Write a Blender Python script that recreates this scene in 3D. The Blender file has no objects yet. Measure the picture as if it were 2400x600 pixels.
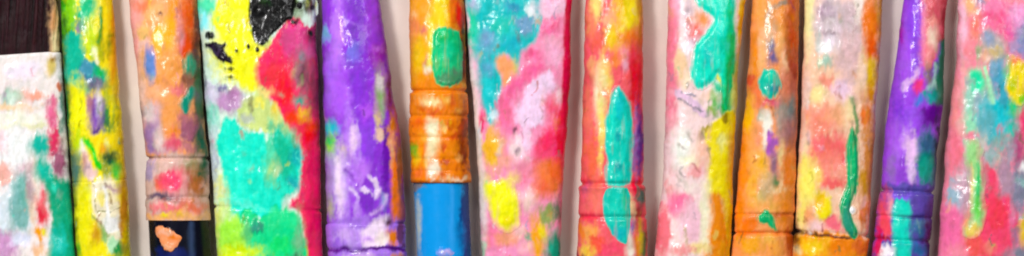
import bpy, math, random
import numpy as np

MM = 1e-4                      # one layout unit is a tenth of a millimetre
REF_Z = 0.0055
CAM_Z = 1.6
C = bpy.context.scene.collection
WORLD = 0.08
KEY = 9.8
SOFT = 10.0
FILL = 5.5
EXPO = -0.14


# ------------------------------------------------------------------ noise
_rng = np.random.RandomState(7)
_tab = _rng.rand(8, 256, 256).astype(np.float64)


def vnoise(x, y, k=0):
    """smooth value noise in -1..1"""
    t = _tab[k % 8]
    xi = np.floor(x).astype(int)
    yi = np.floor(y).astype(int)
    fx = x - xi
    fy = y - yi
    fx = fx * fx * fx * (fx * (fx * 6 - 15) + 10)
    fy = fy * fy * fy * (fy * (fy * 6 - 15) + 10)
    a = t[xi & 255, yi & 255]
    b = t[(xi + 1) & 255, yi & 255]
    c = t[xi & 255, (yi + 1) & 255]
    d = t[(xi + 1) & 255, (yi + 1) & 255]
    return ((a * (1 - fx) + b * fx) * (1 - fy) + (c * (1 - fx) + d * fx) * fy) * 2 - 1


def fbm(x, y, k=0, o=3):
    s = np.zeros_like(x)
    a = 1.0
    n = 0.0
    for i in range(o):
        s += a * vnoise(x * 2 ** i + 17.3 * i, y * 2 ** i + 5.1 * i, k + i)
        n += a
        a *= 0.55
    return s / n


def lin(c):
    c = np.asarray(c, float) / 255.0
    l = np.where(c <= 0.04045, c / 12.92, ((c + 0.055) / 1.055) ** 2.4)
    g = float(l @ np.array([0.25, 0.6, 0.15]))
    return np.clip(g + (l - g) * 1.08, 0.002, 0.9)


# ------------------------------------------------------------------ paint strokes
def E(cx, cy, rx, ry, col, rot=0, soft=5, w=1.0, h=None, a=1.0):
    return dict(t='E', g=(cx, cy, rx, ry, math.radians(rot)), col=col, soft=soft, w=w, h=h, a=a)


def smooth_poly(pts, closed=True, n=4):
    pts = np.asarray(pts, float)
    m = len(pts)
    out = []
    rng = range(m) if closed else range(m - 1)
    for i in rng:
        if closed:
            p0, p1, p2, p3 = pts[i - 1], pts[i], pts[(i + 1) % m], pts[(i + 2) % m]
        else:
            p0, p1, p2, p3 = pts[max(i - 1, 0)], pts[i], pts[i + 1], pts[min(i + 2, m - 1)]
        for j in range(n):
            t = j / n
            out.append(0.5 * ((2 * p1) + (-p0 + p2) * t + (2 * p0 - 5 * p1 + 4 * p2 - p3) * t * t
                              + (-p0 + 3 * p1 - 3 * p2 + p3) * t ** 3))
    if not closed:
        out.append(pts[-1])
    return np.array(out)


def P(pts, col, soft=5, w=1.0, h=None, a=1.0):
    return dict(t='P', g=smooth_poly(pts), col=col, soft=soft, w=w, h=h, a=a)


def S(pts, width, col, soft=3, w=0.7, h=None, a=1.0):
    return dict(t='S', g=(smooth_poly(pts, False), width), col=col, soft=soft, w=w, h=h, a=a)


def seg_dist(x, y, poly, closed):
    d2 = np.full(x.shape, 1e18)
    inside = np.zeros(x.shape, bool)
    n = len(poly)
    for i in range(n if closed else n - 1):
        ax, ay = poly[i]
        bx, by = poly[(i + 1) % n]
        ex, ey = bx - ax, by - ay
        L = ex * ex + ey * ey + 1e-9
        t = np.clip(((x - ax) * ex + (y - ay) * ey) / L, 0, 1)
        d2 = np.minimum(d2, (x - ax - t * ex) ** 2 + (y - ay - t * ey) ** 2)
        if closed and abs(ey) > 1e-9:
            c = ((ay > y) != (by > y)) & (x < ex * (y - ay) / ey + ax)
            inside ^= c
    d = np.sqrt(d2)
    return np.where(inside, -d, d) if closed else d


def sdf(L, x, y):
    if L['t'] == 'E':
        cx, cy, rx, ry, r = L['g']
        dx, dy = x - cx, y - cy
        u = dx * math.cos(r) + dy * math.sin(r)
        v = -dx * math.sin(r) + dy * math.cos(r)
        return (np.sqrt((u / rx) ** 2 + (v / ry) ** 2) - 1) * min(rx, ry)
    if L['t'] == 'P':
        return seg_dist(x, y, L['g'], True)
    return seg_dist(x, y, L['g'][0], False) - L['g'][1]


def sstep(e0, e1, x):
    t = np.clip((x - e0) / (e1 - e0), 0, 1)
    return t * t * (3 - 2 * t)


def evaluate(px, py, base, layers, seed, flecks=26, box=None, mott=1.0):
    """colour (linear) and paint height (layout units) at plan points"""
    n = len(px)
    col = np.tile(lin(base), (n, 1))
    H = np.zeros(n)
    f = [fbm(px / 24 + seed * 3.7, py / 30 + seed, 0, 2), fbm(px / 24 + 50 + seed, py / 30 + seed * 2, 2, 2),
         fbm(px / 9 + 90 + seed, py / 12 + seed * 5, 4, 2), fbm(px / 9 + 140, py / 12 + seed * 7, 6, 2)]
    m1 = fbm(px / 7 + seed, py / 22 + 3 * seed, 1, 3)
    drag = fbm(px / 6.5 + seed * 9, py / 60 + seed, 7, 3)      # the brush marks: long, thin, ragged ends
    feather = 1 + 1.1 * np.clip(fbm(px / 40 + seed * 1.7, py / 55 + 8 * seed, 5, 2) + 0.15, -0.35, 0.9)
    m5 = fbm(px / 5 + seed, py / 7 + 2 * seed, 0, 2)
    mx = fbm(px / 26 + 7 * seed, py / 46 + 2 * seed, 6, 3)        # colours pushed along together
    my = fbm(px / 15 + 4 * seed, py / 42 + 5 * seed, 2, 3)
    rnd = random.Random(seed * 13 + 5)
    todo = list(layers)
    if box and flecks and layers:
        x0, x1, y0, y1 = box
        for i in range(flecks):
            c = rnd.choice(layers)['col']
            rr = rnd.uniform(1.5, 5.5)
            todo.append(E(rnd.uniform(x0, x1), rnd.uniform(y0, y1), rr, rr * rnd.uniform(1.0, 3.2), c,
                          rot=rnd.uniform(-25, 25), soft=3.5, w=1.2, a=rnd.uniform(0.2, 0.55), h=0.6))
        for i in range(flecks // 2):                     # thin drags of half-dry paint
            c = rnd.choice(layers)['col']
            k = rnd.choice((0.55, 0.75, 1.0))
            sx, sy, sl = rnd.uniform(x0, x1), rnd.uniform(y0, y1), rnd.uniform(8, 34)
            todo.append(S([(sx, sy), (sx + rnd.uniform(-4, 4), sy + sl / 2), (sx + rnd.uniform(-7, 7), sy + sl)],
                          rnd.uniform(0.8, 2.2), tuple(v * k for v in c), soft=2.0, w=1.0, a=rnd.uniform(0.35, 0.75), h=1.4))
    for i_l, L in enumerate(todo):
        th = rnd.uniform(0, 6.28)
        cs, sn = math.cos(th), math.sin(th)
        w = L['w']
        wx = w * (5.5 * mx + 3.5 * (f[0] * cs + f[1] * sn) + 1.5 * (f[2] * cs - f[3] * sn))
        wy = w * (9.0 * my + 4.5 * (f[1] * cs - f[0] * sn) + 2.0 * (f[3] * cs + f[2] * sn))
        if L['t'] != 'S' and w > 0.65:
            wy = wy + w * 7 * drag * (1 if i_l % 3 else -1)
        d = sdf(L, px + wx, py + wy)
        so = L['soft'] * 1.25
        if L['t'] == 'E' and min(L['g'][2], L['g'][3]) > 9:
            so = so + 0.22 * min(L['g'][2], L['g'][3])
            d = d + 0.25 * so * (2 * f[i_l % 4] + m1)
        so = so * feather
        al = sstep(so, -so, d + w * (2.4 * m1 + 2.2 * m5)) * L['a']
        hl = L['h'] if L['h'] is not None else rnd.uniform(0.0, 1.8)
        c = lin(L['col'])
        col = col * (1 - al[:, None]) + c[None, :] * al[:, None]
        H = H * (1 - al) + hl * al
        rim = np.exp(-(d / 5.0) ** 2) * 0.25 * L['a']
        H = H + rim
    # pigment that was never fully mixed: streaks along the stroke and small patches
    m2 = fbm(px / 14 + 31 * seed, py / 14 + seed, 3, 3)
    m3 = fbm(px / 4.5 + 11 * seed, py / 9 + seed, 5, 2)
    lum = col @ np.array([0.25, 0.6, 0.15])
    k = 1 + mott * (0.13 * m1 + 0.12 * m2 + 0.06 * m3)
    col = col * k[:, None]
    ch = np.stack([m2, -m1, m3], 1) * 0.035 * mott * np.sqrt(np.clip(lum, 0.01, 1))[:, None]
    col = np.clip(col + ch, 0.003, 0.92)
    m4 = fbm(px / 15 + 3 * seed, py / 26 + 9 * seed, 6, 2)
    H = H + 0.30 * m1 + 0.8 * m2 + 0.9 * m4 + 0.04 * m3
    return col, H


# ------------------------------------------------------------------ materials
def new_mat(name):
    m = bpy.data.materials.new(name)
    m.use_nodes = True
    nt = m.node_tree
    nt.nodes.clear()
    out = nt.nodes.new('ShaderNodeOutputMaterial')
    b = nt.nodes.new('ShaderNodeBsdfPrincipled')
    nt.links.new(b.outputs[0], out.inputs[0])
    return m, nt, b


def paint_material(name, rough, rvar, bump, stretch, coat=0.0, scale=900.0, spec=0.08, wet=0.0):
    m, nt, b = new_mat(name)
    at = nt.nodes.new('ShaderNodeAttribute')
    at.attribute_name = 'pigment'
    nt.links.new(at.outputs['Color'], b.inputs['Base Color'])
    tc = nt.nodes.new('ShaderNodeTexCoord')
    mp = nt.nodes.new('ShaderNodeMapping')
    mp.inputs['Scale'].default_value = (1, stretch, 1)
    nt.links.new(tc.outputs['Object'], mp.inputs['Vector'])
    nz = nt.nodes.new('ShaderNodeTexNoise')
    nz.inputs['Scale'].default_value = scale
    nz.inputs['Detail'].default_value = 4
    nt.links.new(mp.outputs[0], nz.inputs['Vector'])
    bp = nt.nodes.new('ShaderNodeBump')
    bp.inputs['Strength'].default_value = bump
    bp.inputs['Distance'].default_value = 0.0004
    nt.links.new(nz.outputs['Fac'], bp.inputs['Height'])
    nt.links.new(bp.outputs[0], b.inputs['Normal'])
    n2 = nt.nodes.new('ShaderNodeTexNoise')
    n2.inputs['Scale'].default_value = 260
    n2.inputs['Detail'].default_value = 3
    nt.links.new(tc.outputs['Object'], n2.inputs['Vector'])
    mr = nt.nodes.new('ShaderNodeMapRange')
    mr.inputs[1].default_value = 0.3
    mr.inputs[2].default_value = 0.7
    mr.inputs[3].default_value = rough - rvar
    mr.inputs[4].default_value = rough + rvar
    nt.links.new(n2.outputs['Fac'], mr.inputs[0])
    nt.links.new(mr.outputs[0], b.inputs['Roughness'])
    b.inputs['Coat Weight'].default_value = coat
    b.inputs['Specular IOR Level'].default_value = spec
    b.inputs['Coat Roughness'].default_value = 0.19
    if wet:
        n3 = nt.nodes.new('ShaderNodeTexNoise')
        n3.inputs['Scale'].default_value = 150
        n3.inputs['Detail'].default_value = 3
        nt.links.new(tc.outputs['Object'], n3.inputs['Vector'])
        m3 = nt.nodes.new('ShaderNodeMapRange')
        m3.inputs[1].default_value = 0.42
        m3.inputs[2].default_value = 0.58
        m3.inputs[3].default_value = 0.0
        m3.inputs[4].default_value = wet
        nt.links.new(n3.outputs['Fac'], m3.inputs[0])
        nt.links.new(m3.outputs[0], b.inputs['Coat Weight'])
    return m


M_CAKED = paint_material('dried_paint', 0.45, 0.14, 0.07, 0.35, wet=0.5)
M_FERR = paint_material('painted_metal', 0.34, 0.12, 0.1, 0.6, wet=0.5)
M_DAUB = paint_material('thick_paint', 0.3, 0.08, 0.08, 0.5, wet=0.6, scale=600)
M_LACQ = paint_material('lacquered_wood', 0.24, 0.05, 0.05, 0.15, coat=0.12, spec=0.14)
M_HAIR = paint_material('bristle_hair', 0.6, 0.1, 0.4, 0.03, scale=2200, spec=0.12)


def table_material():
    m, nt, b = new_mat('taupe_laminate')
    tc = nt.nodes.new('ShaderNodeTexCoord')
    n1 = nt.nodes.new('ShaderNodeTexNoise')
    n1.inputs['Scale'].default_value = 70
    n1.inputs['Detail'].default_value = 5
    nt.links.new(tc.outputs['Object'], n1.inputs['Vector'])
    r = nt.nodes.new('ShaderNodeValToRGB')
    e = r.color_ramp.elements
    e[0].position = 0.3
    e[0].color = (*TABLE_A, 1)
    e[1].position = 0.7
    e[1].color = (*TABLE_B, 1)
    nt.links.new(n1.outputs['Fac'], r.inputs[0])
    nt.links.new(r.outputs[0], b.inputs['Base Color'])
    b.inputs['Roughness'].default_value = 0.6
    n2 = nt.nodes.new('ShaderNodeTexNoise')
    n2.inputs['Scale'].default_value = 1400
    nt.links.new(tc.outputs['Object'], n2.inputs['Vector'])
    bp = nt.nodes.new('ShaderNodeBump')
    bp.inputs['Strength'].default_value = 0.2
    bp.inputs['Distance'].default_value = 0.0002
    nt.links.new(n2.outputs['Fac'], bp.inputs['Height'])
    nt.links.new(bp.outputs[0], b.inputs['Normal'])
    return m


TABLE_A = tuple(lin((216, 203, 194)))
TABLE_B = tuple(lin((232, 220, 209)))


# ------------------------------------------------------------------ brushes
def link_mesh(name, verts, faces, cols, mat, parent):
    me = bpy.data.meshes.new(name)
    me.from_pydata(verts.tolist(), [], faces)
    at = me.attributes.new('pigment', 'FLOAT_COLOR', 'POINT')
    rgba = np.ones((len(verts), 4), np.float32)
    rgba[:, :3] = cols
    at.data.foreach_set('color', rgba.ravel())
    me.polygons.foreach_set('use_smooth', np.ones(len(me.polygons), bool))
    me.materials.append(mat)
    me.update()
    o = bpy.data.objects.new(name, me)
    C.objects.link(o)
    if parent is not None:
        o.parent = parent
    return o


class Brush:
    """an artist's brush lying on the table, bristles up the picture, handle down it"""

    def __init__(self, seed, edges, half, power, slope, base, layers, label, cat='paintbrush',
                 crimps=(), name='paintbrush', flecks=26):
        self.seed, self.power, self.slope = seed, power, slope
        e = np.array(edges, float)
        self.ys = e[:, 0]
        self.c = (e[:, 1] + e[:, 2]) / 2
        self.a = (e[:, 2] - e[:, 1]) / 2
        self.half = half
        self.tip_v = -130.0
        self.parts = []
        self.base, self.layers, self.crimps, self.flecks = base, layers, crimps, flecks
        self.box = (e[:, 1].min(), e[:, 2].max(), -10, 610)
        c0 = float(self.centre(np.array([300.0]))[0])
        r = bpy.data.objects.new(name, None)
        r.empty_display_size = 0.01
        r.location = ((c0 - 1200) * MM, 0, 0)
        r['label'] = label
        r['category'] = cat
        r['group'] = 'paint covered brushes laid side by side'
        C.objects.link(r)
        self.root = r
        self.origin = np.array(r.location)

    def interp(self, arr, v):
        ys = self.ys
        r = np.interp(v, ys, arr)
        s1 = (arr[-1] - arr[0]) / (ys[-1] - ys[0])
        r = np.where(v < ys[0], arr[0] + (v - ys[0]) * s1, r)
        return np.where(v > ys[-1], arr[-1] + (v - ys[-1]) * s1, r)

    def centre(self, v):
        return self.interp(self.c, v)

    def width(self, v):
        return np.clip(np.interp(v, self.ys, self.a), 4, None)

    def crimp(self, v):
        h = np.zeros(np.shape(v))
        for y0, d, w in self.crimps:
            h -= 1.0 * d * np.exp(-((v - y0) / (1.25 * w)) ** 2)
        return h

    def height(self, px, py):
        v = py - self.slope * (px - self.centre(py))
        us = np.clip((px - self.centre(v)) / self.width(v), -0.995, 0.995)
        u = np.abs(us)
        t = np.clip((v - self.tip_v) / (160 - self.tip_v), 0, 1)
        hs = 0.55 + 0.45 * (t * t * (3 - 2 * t))
        z = self.half * (1 + hs * (1 - u ** self.power) ** (1 / self.power))
        col, H = evaluate(px, py, self.base, self.layers, self.seed, self.flecks, self.box)
        ct = np.sign(us) * u ** (self.power / 2)
        H = H + 3.0 * fbm(v / 60 + self.seed, ct * 1.5 + self.seed * 4, 2, 2) + self.crimp(v)
        return z + H, col

    def part(self, name, v0, v1, mat, scale=None, half_scale=None, base=None, layers=None, extra=None,
             mott=1.0, end0=0.0, end1=0.0, lump=1.0, label=None, hscale=1.0):
        """one closed tube between two stations; scale(v) multiplies the brush's width there"""
        st = 2.1
        vs = [v0]
        while vs[-1] < v1:
            vs.append(min(v1, vs[-1] + (st if -25 < vs[-1] < 625 else 12)))
        vs = np.array(vs, float)
        n = self.power
        sc = np.ones_like(vs) if scale is None else np.array([scale(v) for v in vs])
        hs = sc.copy() if half_scale is None else np.array([half_scale(v) for v in vs])
        for end, vv in ((end0, vs - v0), (end1, v1 - vs)):
            if end > 0:
                t = np.clip(vv / end, 0, 1)
                k = np.sqrt(np.clip(1 - (1 - t) ** 2, 0.0004, 1))
                sc = sc * k
                hs = hs * k
        a0 = float(np.mean(self.width(vs)))
        th = np.linspace(0, 2 * math.pi, 4000, endpoint=False)
        ex = np.sign(np.cos(th)) * np.abs(np.cos(th)) ** (2 / n)
        ez = np.sign(np.sin(th)) * np.abs(np.sin(th)) ** (2 / n)
        X, Z = ex * a0, ez * self.half
        dl = np.hypot(np.diff(np.append(X, X[0])), np.diff(np.append(Z, Z[0])))
        dl = np.where(Z > -0.25 * self.half, dl, dl * 0.3)          # the underside needs fewer points
        s = np.concatenate([[0], np.cumsum(dl)])
        nc = int(s[-1] / 2.3)
        ti = np.interp(np.arange(nc) / nc * s[-1], s, np.append(th, 2 * math.pi))
        ux = np.sign(np.cos(ti)) * np.abs(np.cos(ti)) ** (2 / n)
        uz = np.sign(np.sin(ti)) * np.abs(np.sin(ti)) ** (2 / n)
        nx = np.sign(ux) * np.abs(ux) ** (n - 1) / a0
        nz = np.sign(uz) * np.abs(uz) ** (n - 1) / self.half
        nl = np.hypot(nx, nz) + 1e-12
        nx, nz = nx / nl, nz / nl
        R, K = len(vs), nc
        V = np.repeat(vs, K)
        cx = self.centre(vs)
        aw = self.width(vs) * sc
        off = (aw[:, None] * ux[None, :]).ravel()
        px = np.repeat(cx, K) + off
        py = V + self.slope * off
        z = self.half + (self.half * hs[:, None] * uz[None, :]).ravel()
        col, H = evaluate(px, py, base or self.base, self.layers if layers is None else layers, self.seed,
                          self.flecks if base is None else 0, self.box, mott)
        H = H * hscale
        if extra is not None:
            H2, col = extra(px, py, V, col)
            H = H + H2
        H = H + self.crimp(V)
        H = H + lump * 3.0 * fbm(V / 60 + self.seed, np.tile(np.cos(ti) * 1.5, R) + self.seed * 4, 2, 2)
        H = H * np.clip(np.repeat(sc, K) * 3, 0, 1)
        px = px + H * np.tile(nx, R)
        z = np.maximum(z + H * np.tile(nz, R), 0.4)
        verts = np.stack([(px - 1200) * MM, -(py - 300) * MM, z * MM], 1) - self.origin
        idx = np.arange(R * K).reshape(R, K)
        A = idx[:-1]
        B = idx[1:]
        q = np.stack([A, np.roll(A, -1, 1), np.roll(B, -1, 1), B], -1).reshape(-1, 4)
        faces = q.tolist() + [idx[0][::-1].tolist(), idx[-1].tolist()]
        o = link_mesh(name, verts, faces, col, mat, self.root)
        self.parts.append((v0, v1, o))
        if label:
            o['label'] = label
        return o

    def daub(self, shape, layers=(), thick=7, name='paint_daub', label=None, edge=8, w=0.7, add=0.0, film=None,
             blend=3.5, reach=8.0, dry=0.2):
        """a thick lump of paint that follows the brush's surface"""
        L = dict(shape)
        if L['t'] == 'E':
            cx, cy, rx, ry, r = L['g']
            m = max(rx, ry)
            bx = (cx - m, cx + m, cy - m, cy + m)
        else:
            g = L['g'] if L['t'] == 'P' else L['g'][0]
            wd = 0 if L['t'] == 'P' else L['g'][1]
            bx = (g[:, 0].min() - wd, g[:, 0].max() + wd, g[:, 1].min() - wd, g[:, 1].max() + wd)
        st = 1.8
        xs = np.arange(bx[0] - reach - 6, bx[1] + reach + 6, st)
        ys = np.arange(bx[2] - reach - 6, bx[3] + reach + 6, st)
        gx, gy = np.meshgrid(xs, ys)
        px, py = gx.ravel(), gy.ravel()
        sd = self.seed * 2 + 1
        wx = w * 4.5 * fbm(px / 20 + sd, py / 22 + sd, 1, 2)
        wy = w * 5.5 * fbm(px / 20 + 40 + sd, py / 22, 3, 2)
        d = sdf(L, px + wx, py + wy)
        t = np.clip(-d / edge, 0, 1)
        prof = thick * 0.62 * (t * t * (3 - 2 * t))
        col, H = evaluate(px, py, L['col'], list(layers), sd, 0, None)
        zs, under = self.height(px, py)
        if film is not None:
            under = np.tile(lin(film), (len(px), 1))
        rag = 3.2 * fbm(px / 5 + sd, py / 16 + sd, 4, 2)
        drag = fbm(px / 6 + 3 * sd, py / 50 + sd, 7, 3)
        k = sstep(blend, -blend, d + rag + 2.5 * drag)
        k = (k * (1 - dry * np.clip(2.2 * drag - 0.45, 0, 1) * (film is None)))[:, None]
        col = under * (1 - k) + col * k
        z = zs + 0.9 + prof + add + 0.35 * H * t - np.clip(d - reach * 0.45, 0, None) * 0.8
        ok = (d < reach).reshape(gx.shape)
        cell = ok[:-1, :-1] & ok[1:, :-1] & ok[:-1, 1:] & ok[1:, 1:]
        idx = np.arange(px.size).reshape(gx.shape)
        q = np.stack([idx[1:, :-1], idx[1:, 1:], idx[:-1, 1:], idx[:-1, :-1]], -1)[cell]
        used = np.unique(q)
        remap = -np.ones(px.size, int)
        remap[used] = np.arange(len(used))
        verts = np.stack([(px - 1200) * MM, -(py - 300) * MM, z * MM], 1)[used] - self.origin
        cy = (bx[2] + bx[3]) / 2
        under_part = [p for a, b_, p in self.parts if a <= cy <= b_]
        o = link_mesh(name, verts, remap[q].tolist(), col[used], M_DAUB, under_part[-1] if under_part else self.root)
        if label:
            o['label'] = label
        return o

    def handle(self, v0, wood=(196, 150, 96), k0=0.8, layers=(), length=1000, crown=True, label=None):
        def sc(v):
            t = (v - v0) / length
            return k0 * (1 + 0.16 * math.sin(min(t * 5, math.pi)) - 0.42 * max(t - 0.1, 0))
        hl = self.half

        def hs(v):
            return sc(v) * min(1.0, 1.0)
        return self.part('handle', v0, v0 + length, M_LACQ, scale=sc, half_scale=hs, base=wood, layers=list(layers),
                         mott=0.25, end1=60, lump=0.2, label=label, hscale=0.12)

    def tip(self, v1, mat=None, tip=-130, flat=True, **kw):
        """the bristle head, caked with paint, from its tip to the ferrule"""
        def sc(v):
            return 1.0 if v < v1 else 0.97

        def hs(v):
            t = np.clip((v - tip) / (160 - tip), 0, 1)
            return 0.55 + 0.45 * (t * t * (3 - 2 * t))
        return self.part('bristles', tip, v1 + 14, mat or M_CAKED, scale=sc, half_scale=hs, end0=45 if flat else 110, **kw)

    def ferrule(self, v0, v1, narrow=1.0, k=1.025, **kw):
        def sc(v):
            t = np.clip((v - v0) / 5, 0, 1)
            q = np.clip((v - 620) / max(v1 - 620, 1), 0, 1) if v1 > 640 else 0
            return (k - 0.05 * (1 - t)) * (1 - (1 - narrow) * q)
        return self.part('ferrule', v0, v1, M_FERR, scale=sc, **kw)


# ------------------------------------------------------------------ 1: wide flat brush, dark hair, white painted ferrule
def hair(px, py, V, col):
    u = px + 0.06 * V
    s = fbm(u / 3.2, V / 220, 1, 3)
    s2 = fbm(u / 9, V / 150, 3, 2)
    H = (2.2 * s + 2.0 * s2) * sstep(126, 95, V) - 2.5
    k = 1 + 0.8 * s + 0.7 * s2
    dark = col.max(1) < 0.06
    col = np.where(dark[:, None], col * k[:, None], col)
    return H, np.clip(col, 0.002, 0.9)


b = Brush(1, [(0, -150, 132), (150, -142, 143), (300, -132, 153), (450, -122, 163), (600, -112, 173)], 44, 3.2, -0.07,
          (238, 228, 225), [
    E(60, 165, 40, 20, (238, 225, 238)),
    E(122, 155, 12, 24, (228, 200, 120)), E(128, 136, 7, 6, (150, 110, 20)),
    E(78, 226, 28, 13, (250, 168, 146)), E(30, 226, 20, 20, (165, 205, 180)), E(30, 228, 9, 9, (225, 240, 225)),
    E(20, 252, 60, 7, (245, 205, 165)), E(52, 276, 48, 14, (255, 246, 225)), E(40, 296, 60, 6, (225, 225, 175)),
    E(30, 352, 58, 52, (255, 251, 244)), E(10, 412, 26, 22, (246, 178, 165)), E(5, 330, 14, 30, (248, 215, 220)),
    E(66, 400, 22, 14, (205, 170, 180)),
    E(122, 268, 13, 42, (226, 110, 150)), E(128, 335, 16, 38, (214, 58, 98)), E(138, 382, 16, 36, (160, 95, 120)),
    E(145, 255, 6, 60, (112, 150, 140)), E(141, 205, 7, 10, (205, 120, 90)),
    E(94, 342, 22, 27, (35, 180, 160)),
    E(45, 485, 40, 66, (214, 226, 230)), E(50, 478, 30, 62, (128, 180, 175)), E(58, 455, 12, 30, (110, 175, 165)),
    E(80, 470, 11, 66, (245, 213, 192)), E(72, 440, 6, 30, (170, 140, 150)),
    P([(88, 380), (112, 385), (132, 418), (160, 420), (176, 470), (182, 640), (112, 640), (120, 560), (120, 500), (112, 450)],
      (8, 165, 125)),
    E(105, 400, 18, 24, (30, 190, 165)), E(140, 570, 18, 30, (0, 195, 180)), E(132, 443, 5, 9, (70, 220, 190)),
    E(100, 495, 14, 36, (222, 52, 72)), E(104, 478, 8, 16, (235, 100, 110)), E(95, 545, 10, 14, (250, 160, 55)),
    E(104, 551, 6, 8, (250, 228, 60)), E(94, 585, 16, 18, (240, 190, 150)),
    E(14, 578, 36, 40, (198, 148, 190)), E(52, 562, 22, 16, (220, 222, 240)), E(8, 500, 8, 40, (220, 232, 240)),
], 'wide flat brush with dark brown bare bristles above a white ferrule smeared teal and pink')
b.tip(130, mat=M_HAIR, base=(38, 13, 18), layers=[E(132, 60, 12, 130, (196, 160, 120), w=1.2, h=3), E(131, 95, 5, 40, (235, 215, 165), h=4),
                                                  E(128, 45, 6, 25, (215, 150, 100), h=4)],
      extra=hair, mott=0.4, label='dark brown bare bristles').name = 'bristles'
b.ferrule(130, 720, narrow=0.6, k=1.015)
b.handle(705, k0=0.3)

# ------------------------------------------------------------------ 2: slim yellow and green brush
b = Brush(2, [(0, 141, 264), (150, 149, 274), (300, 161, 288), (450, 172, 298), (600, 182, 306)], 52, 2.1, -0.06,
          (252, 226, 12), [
    E(150, 60, 16, 90, (50, 150, 30)), E(165, 45, 16, 50, (135, 205, 40)), E(153, 160, 13, 100, (0, 92, 44)), E(161, 270, 12, 80, (10, 96, 46)), E(171, 400, 12, 70, (24, 84, 60)), E(180, 540, 6, 70, (70, 90, 20)),  # left edge: green paint, deepened with painted-in shade
    E(206, 14, 23, 36, (0, 190, 130)), E(196, 62, 15, 18, (85, 165, 120)), E(190, 72, 6, 14, (140, 130, 150)),
    E(252, 70, 14, 100, (255, 214, 0)), E(268, 110, 7, 120, (240, 165, 0)),
    E(215, 102, 16, 46, (192, 220, 40)), E(236, 112, 5, 26, (120, 145, 20)), E(258, 100, 5, 18, (120, 140, 20)),
    P([(155, 85), (190, 82), (198, 120), (205, 142), (245, 162), (248, 196), (215, 205), (205, 222), (180, 205), (162, 190), (152, 160)],
      (8, 182, 150)),
    E(208, 158, 18, 20, (70, 145, 170)), E(236, 168, 14, 15, (0, 178, 90)), E(204, 188, 16, 12, (60, 110, 150)),
    E(230, 200, 18, 12, (100, 92, 120)),
    E(182, 255, 18, 66, (252, 242, 10)), E(152, 206, 7, 9, (196, 105, 60)), E(158, 255, 6, 60, (20, 110, 50)),
    E(256, 268, 15, 48, (78, 150, 72)), E(250, 285, 7, 22, (60, 110, 70)),
    E(226, 268, 16, 40, (122, 66, 175)), E(212, 245, 6, 22, (170, 110, 130)), E(234, 236, 5, 20, (232, 226, 234)),  # the narrow white mark is a painted highlight on the purple
    E(230, 305, 15, 9, (88, 48, 130)), E(262, 250, 6, 30, (230, 220, 60)),
    P([(180, 322), (230, 318), (290, 312), (292, 360), (250, 362), (225, 345), (190, 345)], (255, 218, 0)),
    E(246, 352, 9, 14, (222, 160, 0)), E(188, 335, 11, 28, (190, 218, 20)),
    E(198, 352, 8, 13, (230, 235, 224)),
    P([(195, 365), (212, 370), (232, 402), (226, 418), (204, 410)], (236, 200, 195)), E(200, 375, 5, 12, (215, 130, 110)),
    S([(205, 328), (218, 352), (236, 390)], 6, (60, 205, 20)),
    E(260, 384, 17, 24, (0, 108, 62)), E(276, 402, 9, 15, (80, 214, 80)), E(258, 368, 12, 8, (35, 60, 40)),
    E(182, 400, 13, 36, (82, 124, 110)),
    P([(215, 424), (270, 422), (280, 470), (284, 555), (262, 592), (246, 545), (226, 502), (214, 460)], (238, 228, 196)),
    E(246, 464, 16, 15, (245, 226, 130)), E(266, 520, 19, 20, (250, 246, 240)), E(266, 440, 14, 6, (165, 130, 140)),
    S([(220, 425), (225, 455), (228, 485)], 2, (130, 128, 70), w=1.3, a=0.8), S([(236, 490), (262, 496), (284, 488)], 1.6, (120, 118, 60), w=1.3, a=0.8), S([(205, 440), (212, 480), (208, 520)], 3, (250, 240, 150)), S([(248, 440), (256, 480), (254, 540)], 4, (250, 248, 240)), S([(236, 20), (240, 60), (232, 100)], 3, (60, 150, 60)), S([(222, 120), (230, 150)], 3, (245, 245, 210)),
    S([(218, 500), (240, 520), (256, 552)], 3, (140, 150, 90)),
    E(245, 546, 12, 18, (140, 182, 110)), E(266, 572, 16, 18, (180, 228, 180)), E(286, 588, 16, 18, (8, 150, 72)),
    E(198, 460, 13, 28, (222, 222, 80)), E(200, 515, 20, 60, (255, 234, 0)), E(226, 546, 12, 24, (205, 152, 50)),
    E(292, 470, 8, 110, (196, 136, 20)), E(190, 585, 10, 12, (130, 190, 30)),
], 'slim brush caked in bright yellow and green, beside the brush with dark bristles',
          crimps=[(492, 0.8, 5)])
b.tip(422, flat=False)
b.ferrule(422, 760, narrow=0.8, k=1.008)
b.handle(745, (60, 120, 70), k0=0.74)

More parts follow.
